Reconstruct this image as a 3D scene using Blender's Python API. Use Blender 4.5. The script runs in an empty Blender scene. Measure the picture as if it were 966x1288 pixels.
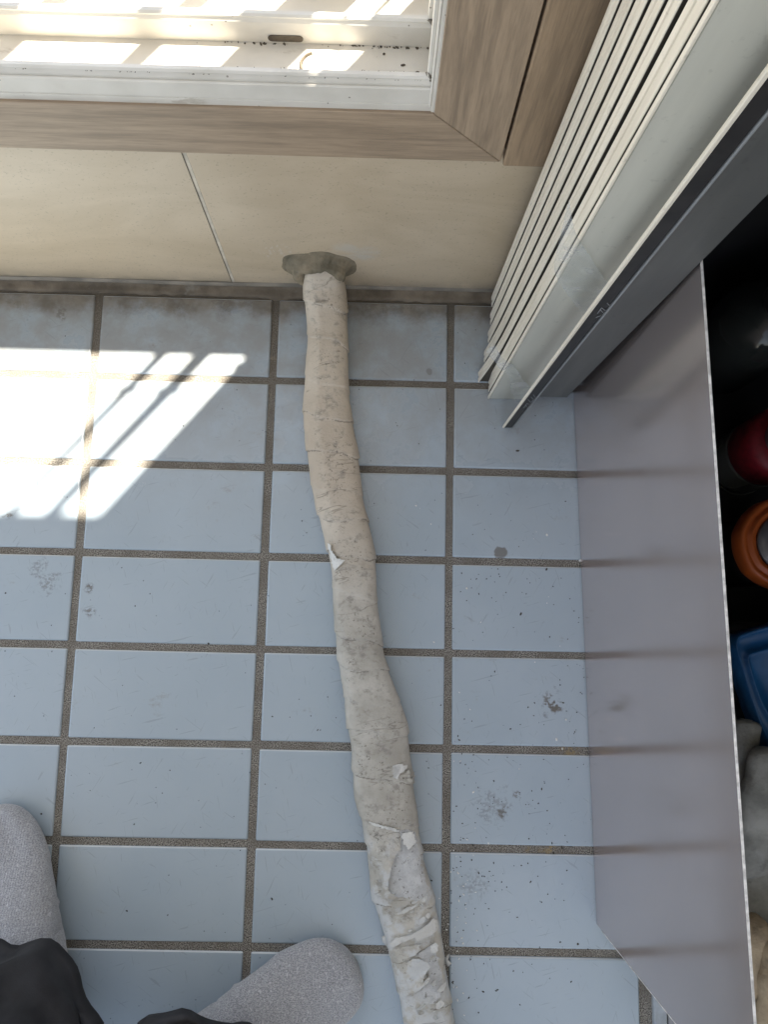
import bpy, bmesh, math, random
from mathutils import Vector, Matrix, noise, geometry
random.seed(7)
SC = bpy.context.scene
C = SC.collection

# ------------------------------------------------------------------ camera
CAM = Vector((-0.08263, -0.28506, 0.88348))
RX, RY, RZ = 0.1557788, -0.0157670, 0.0213447
F = 1030.155
cd = bpy.data.cameras.new("camera")
cam = bpy.data.objects.new("camera", cd)
C.objects.link(cam)
cam.location = CAM
cam.rotation_euler = (RX, RY, RZ)
cd.sensor_fit = 'VERTICAL'
cd.sensor_height = 24.0
cd.lens = 24.0 * F / 1288.0
cd.clip_start = 0.01
cd.clip_end = 500
SC.camera = cam
RM = Matrix.Rotation(RZ, 3, 'Z') @ Matrix.Rotation(RY, 3, 'Y') @ Matrix.Rotation(RX, 3, 'X')


def ray(u, v):
    return RM @ Vector(((u - 483) / F, -(v - 644) / F, -1.0))


def pz(u, v, z=0.0):
    """world point seen at photo position (u, v) on the level z"""
    r = ray(u, v)
    return CAM + r * ((z - CAM.z) / r.z)


def pw(u, v, y):
    """the same on the wall-parallel plane y"""
    r = ray(u, v)
    return CAM + r * ((y - CAM.y) / r.y)


# ------------------------------------------------------------------ light
SUN_DIR = Vector((0.190, 0.2275, 1.0)).normalized()       # towards the sun
el = math.asin(SUN_DIR.z)
rot = math.atan2(SUN_DIR.x, SUN_DIR.y)
W = bpy.data.worlds.new("World")
SC.world = W
W.use_nodes = True
wn = W.node_tree
bg = wn.nodes["Background"]
sky = wn.nodes.new("ShaderNodeTexSky")
sky.sky_type = 'NISHITA'
sky.sun_disc = False
sky.sun_elevation = el
sky.sun_rotation = rot
hz = wn.nodes.new("ShaderNodeHueSaturation")        # a hazy, whitish sky
hz.inputs["Saturation"].default_value = 0.48
wn.links.new(sky.outputs[0], hz.inputs["Color"])
wn.links.new(hz.outputs[0], bg.inputs[0])
bg.inputs[1].default_value = 0.085
sl = bpy.data.lights.new("sun", 'SUN')
sl.energy = 5.0
sl.angle = math.radians(0.6)
sl.color = (1.0, 0.93, 0.82)
so = bpy.data.objects.new("sun", sl)
so.rotation_euler = SUN_DIR.to_track_quat('Z', 'Y').to_euler()
so.location = SUN_DIR * 5
C.objects.link(so)
SC.view_settings.view_transform = 'Standard'
SC.view_settings.look = 'None'
SC.view_settings.gamma = 1.0
SC.view_settings.exposure = 2.36
SC.cycles.max_bounces = 10
SC.cycles.diffuse_bounces = 6


# ------------------------------------------------------------------ materials
class G:
    def __init__(s, name):
        s.m = bpy.data.materials.new(name)
        s.m.use_nodes = True
        s.t = s.m.node_tree
        s.b = s.t.nodes["Principled BSDF"]
        s.geo = s.t.nodes.new("ShaderNodeNewGeometry")
        s.pos = s.geo.outputs["Position"]

    def n(s, typ, **kw):
        x = s.t.nodes.new(typ)
        for k, v in kw.items():
            setattr(x, k, v)
        return x

    def put(s, sock, v):
        if isinstance(v, bpy.types.NodeSocket):
            s.t.links.new(v, sock)
        else:
            sock.default_value = v

    def math(s, op, a, b=0.0, c=None, clamp=False):
        x = s.n("ShaderNodeMath", operation=op, use_clamp=clamp)
        s.put(x.inputs[0], a)
        s.put(x.inputs[1], b)
        if c is not None:
            s.put(x.inputs[2], c)
        return x.outputs[0]

    def obj(s):
        return s.n("ShaderNodeTexCoord").outputs["Object"]

    def xf(s, vec, scale=(1, 1, 1), loc=(0, 0, 0), rot=(0, 0, 0)):
        x = s.n("ShaderNodeMapping")
        s.put(x.inputs[0], vec)
        x.inputs["Scale"].default_value = scale
        x.inputs["Location"].default_value = loc
        x.inputs["Rotation"].default_value = rot
        return x.outputs[0]

    def noise(s, scale, vec=None, detail=4, rough=0.55, dist=0.0):
        x = s.n("ShaderNodeTexNoise")
        s.put(x.inputs["Vector"], vec if vec is not None else s.pos)
        x.inputs["Scale"].default_value = scale
        x.inputs["Detail"].default_value = detail
        x.inputs["Roughness"].default_value = rough
        x.inputs["Distortion"].default_value = dist
        return x.outputs[0]

    def vor(s, scale, vec=None, feature='F1', out=0):
        x = s.n("ShaderNodeTexVoronoi", feature=feature)
        s.put(x.inputs["Vector"], vec if vec is not None else s.pos)
        x.inputs["Scale"].default_value = scale
        return x.outputs[out]

    def step(s, v, a, b, lo=0.0, hi=1.0):
        x = s.n("ShaderNodeMapRange", interpolation_type='SMOOTHSTEP')
        s.put(x.inputs[0], v)
        x.inputs[1].default_value = a
        x.inputs[2].default_value = b
        x.inputs[3].default_value = lo
        x.inputs[4].default_value = hi
        return x.outputs[0]

    def mix(s, f, a, b):
        x = s.n("ShaderNodeMix", data_type='RGBA')
        s.put(x.inputs[0], f)
        for i, v in ((6, a), (7, b)):
            if isinstance(v, tuple) and len(v) == 3:
                v = (*v, 1)
            s.put(x.inputs[i], v)
        return x.outputs[2]

    def sep(s, vec=None):
        x = s.n("ShaderNodeSeparateXYZ")
        s.put(x.inputs[0], vec if vec is not None else s.pos)
        return x.outputs

    def spot(s, c, r, wob=0.35, nscale=60, sharp=0.35, grain=None):
        """mask of one stain of radius r around the world point c"""
        x = s.n("ShaderNodeVectorMath", operation='DISTANCE')
        s.put(x.inputs[0], s.pos)
        x.inputs[1].default_value = c
        d = s.math('DIVIDE', x.outputs["Value"], r)
        d = s.math('ADD', d, s.math('MULTIPLY', s.math('SUBTRACT', s.noise(nscale), 0.5), wob * 4))
        m = s.step(d, 1.0 - sharp, 1.0, 1.0, 0.0)
        if grain:
            m = s.math('MULTIPLY', m, s.step(s.noise(grain, detail=2), 0.42, 0.56))
        return m

    def done(s, col=None, rough=None, bump=None, bstr=0.3, bdist=0.002, metal=None, **kw):
        if col is not None:
            s.put(s.b.inputs["Base Color"], (*col, 1) if isinstance(col, tuple) and len(col) == 3 else col)
        if rough is not None:
            s.put(s.b.inputs["Roughness"], rough)
        if metal is not None:
            s.put(s.b.inputs["Metallic"], metal)
        if bump is not None:
            x = s.n("ShaderNodeBump")
            s.put(x.inputs["Height"], bump)
            x.inputs["Strength"].default_value = bstr
            x.inputs["Distance"].default_value = bdist
            s.t.links.new(x.outputs[0], s.b.inputs["Normal"])
        for k, v in kw.items():
            s.put(s.b.inputs[k.replace("_", " ")], v)
        return s.m


def m_plain(name, col, rough=0.5, var=0.12, scale=25, bump=0.1, metal=0.0, bs=200, **kw):
    g = G(name)
    n = g.noise(scale)
    a = tuple(c * (1 - var) for c in col)
    b = tuple(min(1, c * (1 + var)) for c in col)
    return g.done(g.mix(g.step(n, .3, .7), a, b), rough, g.noise(bs, detail=3), bump, 0.0006, metal, **kw)


def m_tile():
    g = G("glazed_floor_tile")
    n1 = g.noise(7, detail=5)
    col = g.mix(g.step(n1, .3, .7), (.355, .425, .475), (.388, .455, .503))
    rnd = g.n("ShaderNodeObjectInfo").outputs["Random"]
    col = g.mix(g.math('MULTIPLY', rnd, .16), col, (.28, .33, .37))
    y = g.sep()[1]
    # brown film towards the wall, strengthened to paint in the dimmer light there
    film = g.math('MULTIPLY', g.step(y, -0.22, 0.08), g.step(g.noise(16, detail=7, rough=.68), .30, .62))
    col = g.mix(g.math('MULTIPLY', film, .60), col, (.25, .225, .185))
    blot = g.step(g.noise(22, g.xf(g.pos, (1, 1.6, 1), (3, 1, 0)), detail=6, rough=.7), .60, .74)
    blot = g.math('MULTIPLY', blot, g.step(g.noise(260, detail=3), .40, .60))
    col = g.mix(g.math('MULTIPLY', blot, .42), col, (.24, .20, .14))
    # scratches
    sc = None
    for a, s_, sh in ((0.5, 30, 1), (2.2, 26, 4), (1.3, 24, 8), (2.9, 34, 3)):
        v = g.xf(g.xf(g.pos, (1, 1, 1), (0, 0, 0), (0, 0, a)), (s_ * 14, s_ * 1.0, 1), (sh, sh * 2, 0))
        m = g.step(g.noise(1.0, v, detail=2, dist=.4), .685, .72)
        sc = m if sc is None else g.math('MAXIMUM', sc, m)
    col = g.mix(g.math('MULTIPLY', sc, .24), col, (.17, .17, .16))
    # specks
    sp = g.math('MULTIPLY', g.step(g.vor(95), .05, .085, 1, 0), g.step(g.noise(11, g.xf(g.pos, (1, 1, 1), (9, 0, 0))), .50, .60))
    col = g.mix(g.math('MULTIPLY', sp, .8), col, (.05, .045, .035))
    gy = g.math('ADD', y, g.math('MULTIPLY', g.math('SUBTRACT', g.noise(28, detail=7, rough=.7), .5), .050))
    band = g.math('MAXIMUM', g.step(gy, .066, .090), g.spot((-.199, .092, 0), .026, .35, 60, .5))
    band = g.math('MULTIPLY', band, g.step(g.noise(60, detail=6, rough=.7), .25, .55, .55, .92))
    col = g.mix(band, col, g.mix(g.step(g.noise(34, g.xf(g.pos, (1, 1, 1), (4, 0, 0)), detail=7), .35, .65), (.125, .105, .080), (.22, .195, .155)))
    stains = [((112, -347), 14, .9, 160), ((56, -188), 8, .75, None), ((-24, 15), 4.5, .45, None), ((-386, -236), 7, .8, 220),
              ((-384, -263), 8, .7, 220), ((-479, -159), 7, .8, 200), ((58, -458), 7, .75, 240), ((48, -452), 22, .35, 330),
              ((72, -440), 6, .6, 260), ((-440, 72), 10, .55, 240), ((30, -530), 16, .35, 300), ((-430, -232), 16, .45, 300), ((-440, -215), 12, .4, 320)]
    for (sx, sy), r, amt, gr in stains:
        m = g.spot((sx / 1000, sy / 1000, 0), r / 1000, .75 if gr else .25, 110, .8 if gr else .3, gr)
        col = g.mix(g.math('MULTIPLY', m, amt), col, (.12, .105, .085))
    rr = g.step(g.noise(9, detail=2), .25, .75, .215, .265)
    rr = g.math('ADD', rr, g.math('MULTIPLY', film, .12))
    return g.done(col, rr, g.noise(38, detail=3), .10, .0015)


def m_grout():
    g = G("sandy_grout")
    n = g.noise(900, detail=2)
    col = g.mix(g.step(n, .38, .62), (.065, .060, .050), (.39, .365, .315))
    col = g.mix(g.math('MULTIPLY', g.step(g.noise(30), .4, .6), .45), col, (.14, .12, .095))
    y = g.sep()[1]
    col = g.mix(g.math('MULTIPLY', g.step(y, -.25, .1), .45), col, (.10, .08, .055))
    gy = g.math('ADD', y, g.math('MULTIPLY', g.math('SUBTRACT', g.noise(28, detail=7, rough=.7), .5), .050))
    col = g.mix(g.math('MULTIPLY', g.step(gy, .070, .092), .75), col, (.10, .085, .062))
    for c, r in (((.105, -.495, 0), .013), ((.128, -.396, 0), .012), ((.085, -.494, 0), .006)):
        col = g.mix(g.math('MULTIPLY', g.spot(c, r, .6, 160, .9, 260), .8), col, (.33, .25, .12))
    return g.done(col, .95, n, .9, .0012)


def m_mortar():
    g = G("dirty_mortar")
    col = g.mix(g.step(g.noise(26, detail=6), .35, .65), (.095, .076, .052), (.20, .162, .115))
    col = g.mix(g.step(g.noise(11, g.xf(g.pos, (1, 1, 1), (5, 5, 5)), detail=8, rough=.75), .56, .68), col, (.22, .20, .165))
    return g.done(col, .8, g.noise(220, detail=5), .6, .0012)


def m_walltile():
    g = G("beige_marbled_wall_tile")
    n = g.noise(5, g.xf(g.pos, (1, 1, 2.5)), detail=8, rough=.6, dist=1.2)
    col = g.mix(g.step(n, .3, .7), (.47, .378, .258), (.55, .45, .32))
    v = g.math('ABSOLUTE', g.math('SUBTRACT', g.noise(4.5, g.xf(g.pos, (1, 1, 1.6), (2, 2, 2)), detail=5, dist=.8), .5))
    col = g.mix(g.math('MULTIPLY', g.step(v, 0, .004, 1, 0), .10), col, (.25, .2, .14))
    col = g.mix(g.math('MULTIPLY', g.step(g.noise(420, detail=1), .66, .72), .35), col, (.2, .17, .12))
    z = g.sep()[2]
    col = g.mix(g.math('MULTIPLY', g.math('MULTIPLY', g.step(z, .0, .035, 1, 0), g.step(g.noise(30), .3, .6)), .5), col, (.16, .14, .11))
    # smeared filler right and left above the pipe hole
    sm = g.spot((-.118, .111, .088), .020, .3, 70, .5)
    sm2 = g.math('MULTIPLY', g.spot((-.098, .111, .086), .018, .25, 60, .5), 1.0)
    sm = g.math('MAXIMUM', sm, sm2)
    sm = g.math('MULTIPLY', sm, g.step(g.noise(70, g.xf(g.pos, (.5, 1, 2)), detail=4), .35, .6))
    col = g.mix(g.math('MULTIPLY', sm, .55), col, (.50, .48, .43))
    sc = g.math('MULTIPLY', g.spot((-.19, .111, .085), .024, .25, 60, .5), g.step(g.noise(330, g.xf(g.pos, (1, 1, .5)), detail=2), .56, .62))
    col = g.mix(g.math('MULTIPLY', sc, .7), col, (.56, .50, .42))
    return g.done(col, .36, g.math('ADD', g.noise(60, detail=5), g.math('MULTIPLY', g.math('ADD', sm, sc), .6)), .14, .0015)


def m_wood(name, along, base=(.335, .250, .168)):
    g = G(name)
    sc = {'x': (9, 150, 150), 'z': (150, 150, 9)}[along]
    a = g.noise(1.0, g.xf(g.pos, sc), detail=5, rough=.6, dist=.25)
    b = g.noise(1.0, g.xf(g.pos, tuple(q * 5 for q in sc)), detail=3)
    f = g.math('ADD', g.math('MULTIPLY', a, .65), g.math('MULTIPLY', b, .35))
    col = g.mix(g.step(f, .34, .66), tuple(c * .74 for c in base), tuple(c * 1.2 for c in base))
    col = g.mix(g.math('MULTIPLY', g.step(b, .60, .70), .35), col, tuple(c * .45 for c in base))
    return g.done(col, .5, f, .22, .0008)


def m_vinyl():
    g = G("white_window_vinyl")
    col = g.mix(g.step(g.noise(18, detail=4), .35, .65), (.62, .585, .51), (.70, .665, .59))
    d = g.math('MULTIPLY', g.step(g.noise(45, g.xf(g.pos, (.35, 1, 1)), detail=6, rough=.7), .60, .70), .5)
    col = g.mix(d, col, (.33, .27, .19))
    col = g.mix(g.math('MULTIPLY', g.step(g.vor(70), .04, .07, 1, 0), .7), col, (.12, .09, .06))
    return g.done(col, .38, g.noise(90), .08, .0006)


def m_tape_wrap():
    g = G("weathered_pipe_wrap")
    x, y, z = g.sep()
    new = g.step(y, -.10, -.30)
    clean = g.mix(g.step(g.noise(18, detail=5), .3, .7), (.47, .40, .31), (.56, .49, .39))
    grim = g.mix(g.step(g.noise(26, detail=6, rough=.65), .3, .7), (.36, .34, .29), (.52, .50, .44))
    col = g.mix(new, clean, grim)
    tp = g.step(z, .028, .034)
    dirt = g.math('MULTIPLY', g.step(g.noise(75, g.xf(g.pos, (1, 1.3, 1)), detail=7, rough=.72), .50, .66), tp)
    col = g.mix(g.math('MULTIPLY', dirt, .62), col, (.19, .175, .15))
    dk = g.math('MULTIPLY', g.step(g.noise(330, detail=4, rough=.7), .57, .66), g.math('MULTIPLY', tp, g.step(g.noise(24, g.xf(g.pos, (1, 1, 1), (7, 1, 0))), .45, .6)))
    col = g.mix(g.math('MULTIPLY', dk, .8), col, (.075, .065, .05))
    wh = g.math('MULTIPLY', g.step(y, -.455, -.50), g.step(g.noise(40, g.xf(g.pos, (1, 1, 1), (1, 6, 0)), detail=6, rough=.7), .44, .56))
    col = g.mix(g.math('MULTIPLY', wh, .75), col, (.55, .57, .57))
    sm_ = g.n("ShaderNodeAttribute")
    sm_.attribute_name = "seam"
    smf = g.math('MULTIPLY', sm_.outputs["Fac"], g.step(g.noise(60, detail=4), .38, .52))
    col = g.mix(g.math('MULTIPLY', g.step(smf, .6, .9), .6), col, (.13, .11, .085))
    # fine creases that run across the tape
    v = g.xf(g.xf(g.pos, (1, 1, 1), (0, 0, 0), (0, 0, -.22)), (7, 48, 7))
    cr = g.math('ABSOLUTE', g.math('SUBTRACT', g.noise(1.0, v, detail=3, rough=.6), .5))
    crm = g.math('MULTIPLY', g.step(cr, .001, .009, 1, 0), g.step(g.noise(26, g.xf(g.pos, (1, 1, 1), (3, 3, 0))), .50, .56))
    col = g.mix(g.math('MULTIPLY', crm, .45), col, (.14, .12, .09))
    h = g.math('ADD', g.noise(190, detail=7, rough=.68), g.math('MULTIPLY', crm, -.45))
    return g.done(col, .6, h, .7, .0013)


def m_under():
    g = G("grubby_pale_underlayer")
    col = g.mix(g.step(g.noise(35, detail=7, rough=.7), .35, .65), (.40, .405, .40), (.60, .61, .60))
    col = g.mix(g.math('MULTIPLY', g.step(g.noise(240, detail=4, rough=.7), .57, .64), .75), col, (.13, .12, .10))
    h = g.math('ADD', g.noise(180, detail=6, rough=.65), g.noise(60, detail=3))
    return g.done(col, .6, h, .8, .0016)


def m_sheet():
    g = G("satin_grey_metal_sheet")
    col = g.mix(g.step(g.noise(6), .3, .7), (.65, .57, .555), (.69, .605, .59))
    col = g.mix(g.math('MULTIPLY', g.step(g.vor(60), .03, .05, 1, 0), .5), col, (.75, .72, .70))
    rr = g.step(g.noise(9, detail=4), .3, .7, .16, .21)
    return g.done(col, rr, g.noise(30, detail=2), .02, .001, .88)


def m_board(name, a, b, rough=.5):
    g = G(name)
    v = g.xf(g.pos, (60, 60, 5))
    col = g.mix(g.step(g.noise(1.0, v, detail=4), .3, .7), a, b)
    col = g.mix(g.math('MULTIPLY', g.step(g.noise(160, detail=3), .62, .72), .25), col, tuple(c * .55 for c in a))
    return g.done(col, rough, g.noise(140), .08, .0005)


def m_sock():
    g = G("heather_grey_knit")
    v = g.xf(g.obj(), (650, 1300, 650), (0, 0, 0), (0, 0, .2))
    a = g.noise(1.0, v, detail=3, rough=.7)
    col = g.mix(g.step(a, .36, .64), (.22, .225, .24), (.47, .48, .50))
    col = g.mix(g.math('MULTIPLY', g.step(g.noise(420, g.xf(g.obj(), (1, .4, 1), (4, 4, 4)), detail=2), .63, .70), .7), col, (.62, .62, .64))
    w = g.n("ShaderNodeTexWave", wave_type='BANDS')
    g.put(w.inputs["Vector"], g.obj())
    w.inputs["Scale"].default_value = 130
    w.inputs["Distortion"].default_value = 1.5
    w.inputs["Detail"].default_value = 2
    h = g.math('ADD', g.math('MULTIPLY', w.outputs[1], .5), a)
    return g.done(col, .95, h, .55, .0010, Sheen_Weight=.4)


def m_clear():
    g = G("clear_tape")
    g.t.nodes.remove(g.b)
    out = [n for n in g.t.nodes if n.type == 'OUTPUT_MATERIAL'][0]
    tr = g.n("ShaderNodeBsdfTransparent")
    tr.inputs[0].default_value = (.95, .96, .95, 1)
    p = g.n("ShaderNodeBsdfPrincipled")
    p.inputs["Base Color"].default_value = (.75, .77, .76, 1)
    p.inputs["Roughness"].default_value = .15
    mx = g.n("ShaderNodeMixShader")
    g.put(mx.inputs[0], g.step(g.noise(50, detail=5), .3, .75, .16, .45))
    g.t.links.new(tr.outputs[0], mx.inputs[1])
    g.t.links.new(p.outputs[0], mx.inputs[2])
    g.t.links.new(mx.outputs[0], out.inputs[0])
    return g.m


def m_glass(name, col):
    g = G(name)
    return g.done(col, .08, None, Transmission_Weight=.35, IOR=1.45)


def m_leather(name, a, b):
    g = G(name)
    col = g.mix(g.step(g.noise(20, detail=6, rough=.65), .32, .68), a, b)
    col = g.mix(g.math('MULTIPLY', g.step(g.noise(45, g.xf(g.pos, (1, 1, 1), (2, 2, 2)), detail=4), .58, .7), .5), col, tuple(c * .45 for c in a))
    return g.done(col, .85, g.math('ADD', g.noise(320, detail=3), g.noise(40, detail=4)), .6, .0012)


M = dict(
    tile=m_tile(), grout=m_grout(), mortar=m_mortar(), walltile=m_walltile(),
    wood_x=m_wood("wood_laminate_level", 'x'), wood_z=m_wood("wood_laminate_upright", 'z'),
    trim=m_wood("wood_laminate_trim", 'z', (.31, .222, .14)),
    vinyl=m_vinyl(), wrap=m_tape_wrap(), sheet=m_sheet(),
    sheet_edge=m_plain("bare_sheet_edge", (.75, .73, .70), .3, .3, 160),
    board=m_board("cream_board_edge", (.64, .585, .48), (.80, .745, .63)),
    front=m_board("pale_green_grey_panel", (.47, .465, .40), (.54, .535, .46), .42),
    bodyshade=m_board("board_body_gap_shade", (.06, .052, .04), (.085, .075, .06), .6),
    grey=m_board("dull_grey_panel", (.090, .092, .088), (.120, .122, .116), .5),
    film=m_plain("charcoal_film", (.020, .019, .019), .45, .2, 60),
    filmedge=m_plain("grey_film_edge", (.22, .23, .235), .35, .1),
    sock=m_sock(),
    cloth=m_plain("black_trouser_cloth", (.018, .018, .021), .7, .3, 60, .3, bs=900),
    skin=m_plain("skin", (.5, .32, .24), .5),
    putty=m_leather("grey_green_putty", (.12, .105, .070), (.31, .25, .165)),
    caulk=m_plain("grey_caulk", (.20, .175, .135), .6, .25, 40),
    paint=m_plain("wall_paint", (.55, .53, .49), .8),
    out=m_plain("outdoor_ground", (.25, .24, .22), .9, .2, 2),
    grille=m_plain("painted_metal", (.55, .55, .53), .4, .05, metal=.0),
    dark=m_plain("black_cabinet_lining", (.006, .006, .007), .7, .2),
    flap=None,
    flapw=m_leather("pale_torn_wrap", (.54, .535, .50), (.70, .70, .66)),
    under=m_under(),
    clear=m_clear(),
    dirt=m_leather("packed_dirt", (.05, .04, .03), (.16, .13, .09)),
    speck=m_plain("dark_grit", (.05, .045, .035), .9, .5, 300),
    chip=m_plain("white_chip", (.7, .7, .66), .7, .1, 300),
    ink=m_plain("worn_pale_marking", (.25, .26, .27), .5, .2, 300),
    blackglass=m_glass("smoky_bottle_glass", (.05, .055, .05)),
    clearglass=m_glass("dusty_bottle_glass", (.16, .165, .15)),
    capblack=m_plain("black_cap", (.015, .015, .015), .35),
    red=m_plain("red_label", (.20, .010, .018), .5, .2, 200),
    silver=m_plain("grey_lid", (.16, .16, .165), .35, .1, metal=.3),
    orange=m_plain("orange_plastic", (.42, .095, .02), .4, .1),
    blue=m_plain("blue_plastic", (.008, .075, .20), .38, .2, 30),
    leather=m_leather("grey_glove_leather", (.12, .122, .11), (.26, .262, .245)),
    tan=m_leather("tan_glove_leather", (.24, .185, .12), (.40, .32, .21)),
    alu=m_plain("dull_aluminium", (.30, .31, .32), .4, .12, 60, metal=.4),
    palestone=m_plain("pale_threshold_stone", (.36, .40, .43), .45, .15, 120),
)


# ------------------------------------------------------------------ builders
def link(name, me, mat=None, parent=None, smooth=False):
    o = bpy.data.objects.new(name, me)
    C.objects.link(o)
    if mat is not None:
        me.materials.append(mat)
    if parent is not None:
        o.parent = parent
    if smooth:
        for p in me.polygons:
            p.use_smooth = True
    return o


def tomesh(name, bm, mat=None, parent=None, smooth=False):
    bmesh.ops.recalc_face_normals(bm, faces=bm.faces[:])
    me = bpy.data.meshes.new(name)
    bm.to_mesh(me)
    bm.free()
    return link(name, me, mat, parent, smooth)


def thing(name, label, cat, loc=(0, 0, 0), group=None):
    o = bpy.data.objects.new(name, None)
    o.empty_display_size = .05
    C.objects.link(o)
    o.location = loc
    o['label'] = label
    o['category'] = cat
    if group:
        o['group'] = group
    return o


def rel(o, parent):
    """parent o keeping its world-space mesh"""
    o.parent = parent
    o.matrix_parent_inverse = Matrix.Translation(-Vector(parent.location))
    return o


def struct(o):
    o['kind'] = 'structure'
    return o


def bevel(bm, w, seg=2):
    if w > 0:
        bmesh.ops.bevel(bm, geom=bm.edges[:], offset=w, segments=seg, profile=.5, affect='EDGES')


def box(name, lo, hi, mat, parent=None, bw=0.0, seg=2, smooth=False):
    bm = bmesh.new()
    bmesh.ops.create_cube(bm, size=1)
    lo, hi = Vector(lo), Vector(hi)
    for v in bm.verts:
        v.co = Vector([(lo[i] + hi[i]) / 2 + v.co[i] * (hi[i] - lo[i]) for i in range(3)])
    bevel(bm, bw, seg)
    o = tomesh(name, bm, mat, None, smooth)
    if parent is not None:
        rel(o, parent)
    return o


def hexa(name, bot, top, mat, parent=None, bw=0.0, cuts=0, warp=None, smooth=False):
    """solid between a bottom and a top quad, cut into levels"""
    bm = bmesh.new()
    rings = []
    n = len(bot)
    for k in range(cuts + 2):
        t = k / (cuts + 1)
        ring = []
        for a, b in zip(bot, top):
            p = Vector(a).lerp(Vector(b), t)
            if warp:
                p = warp(p)
            ring.append(bm.verts.new(p))
        rings.append(ring)
    for r0, r1 in zip(rings, rings[1:]):
        for i in range(n):
            bm.faces.new((r0[i], r0[(i + 1) % n], r1[(i + 1) % n], r1[i]))
    bm.faces.new(rings[0][::-1])
    bm.faces.new(rings[-1])
    if bw:
        bevel(bm, bw, 1)
    o = tomesh(name, bm, mat, None, smooth)
    if parent is not None:
        rel(o, parent)
    return o


def profile_x(name, prof, x0, x1, mat, parent, nx=24, wob=0.0, close=True):
    """a y-z outline swept along x"""
    bm = bmesh.new()
    rings = []
    for i in range(nx + 1):
        x = x0 + (x1 - x0) * i / nx
        rings.append([bm.verts.new((x, y + wob * noise.noise(Vector((x * 9, y * 50, z * 30))), z + wob * noise.noise(Vector((x * 11 + 5, y * 50, z * 30))))) for y, z in prof])
    n = len(prof)
    for a, b in zip(rings, rings[1:]):
        for i in range(n if close else n - 1):
            bm.faces.new((a[i], a[(i + 1) % n], b[(i + 1) % n], b[i]))
    if close:
        bm.faces.new(rings[0])
        bm.faces.new(rings[-1][::-1])
    o = tomesh(name, bm, mat)
    if parent is not None:
        rel(o, parent)
    return o


def lathe(name, prof, c, mat, parent, seg=40, wave=None, cap=True):
    bm = bmesh.new()
    rings = []
    for r, z in prof:
        ring = []
        for k in range(seg):
            a = 2 * math.pi * k / seg
            rr = r * (1 + (wave(a) if wave else 0))
            ring.append(bm.verts.new((c[0] + rr * math.cos(a), c[1] + rr * math.sin(a), c[2] + z)))
        rings.append(ring)
    for a, b in zip(rings, rings[1:]):
        for k in range(seg):
            bm.faces.new((a[k], a[(k + 1) % seg], b[(k + 1) % seg], b[k]))
    if cap:
        bm.faces.new(rings[0][::-1])
        bm.faces.new(rings[-1])
    o = tomesh(name, bm, mat, None, True)
    if parent is not None:
        rel(o, parent)
    return o


def loft(name, secs, mat, parent, seg=40, fold=None, caps=(True, True), solid=0):
    """secs: (centre, side axis*halfwidth, up axis*halfheight, exponent)"""
    bm = bmesh.new()
    rings = []
    for si, (c, a, b, e) in enumerate(secs):
        ring = []
        for k in range(seg):
            t = 2 * math.pi * k / seg
            ct, st = math.cos(t), math.sin(t)
            p = Vector(c) + Vector(a) * (math.copysign(abs(ct) ** (2 / e), ct)) + Vector(b) * (math.copysign(abs(st) ** (2 / e), st))
            if fold:
                p = fold(p, si, t, Vector(c))
            ring.append(bm.verts.new(p))
        rings.append(ring)
    for r0, r1 in zip(rings, rings[1:]):
        for k in range(seg):
            bm.faces.new((r0[k], r0[(k + 1) % seg], r1[(k + 1) % seg], r1[k]))
    if caps[0]:
        bm.faces.new(rings[0][::-1])
    if caps[1]:
        bm.faces.new(rings[-1])
    o = tomesh(name, bm, mat, None, True)
    if parent is not None:
        rel(o, parent)
    if solid:
        md = o.modifiers.new("thickness", 'SOLIDIFY')
        md.thickness = solid
    return o


def cr(pts, t):
    """Catmull-Rom through tuples of equal length, t in 0..len-1"""
    n = len(pts)
    i = min(int(t), n - 2)
    f = t - i
    p0, p1, p2, p3 = pts[max(i - 1, 0)], pts[i], pts[i + 1], pts[min(i + 2, n - 1)]
    return tuple(.5 * (2 * b + (c - a) * f + (2 * a - 5 * b + 4 * c - d) * f * f + (3 * b - a - 3 * c + d) * f ** 3) for a, b, c, d in zip(p0, p1, p2, p3))


# ------------------------------------------------------------------ the setting: floor
floor = struct(box("floor", (-1.8, -3.0, -.06), (1.0, .115, -.0022), M['grout']))
PX, PY = .2, .09879
TW, TH = .1918, .0909
bm = bmesh.new()
bmesh.ops.create_cube(bm, size=1)
for v in bm.verts:
    v.co = Vector((v.co.x * TW, v.co.y * TH, v.co.z * .008))
top = [e for e in bm.edges if all(v.co.z > 0 for v in e.verts)]
cor = [e for e in bm.edges if abs(e.verts[0].co.z - e.verts[1].co.z) > .004]
bmesh.ops.bevel(bm, geom=cor, offset=.0016, segments=2, profile=.5, affect='EDGES')
top = [e for e in bm.edges if all(v.co.z > .0039 for v in e.verts)]
bmesh.ops.bevel(bm, geom=top, offset=.0020, segments=4, profile=.5, affect='EDGES')
tile_me = bpy.data.meshes.new("floor_tile")
bm.to_mesh(tile_me)
bm.free()
tile_me.materials.append(M['tile'])
tile_me.materials.append(m_plain("painted_rim_highlight", (.60, .64, .66), .12, .05, 60, .0))  # paints the window's glint onto the wall-side bevels
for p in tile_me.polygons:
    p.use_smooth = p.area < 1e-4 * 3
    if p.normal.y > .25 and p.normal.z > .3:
        p.material_index = 1
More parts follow.
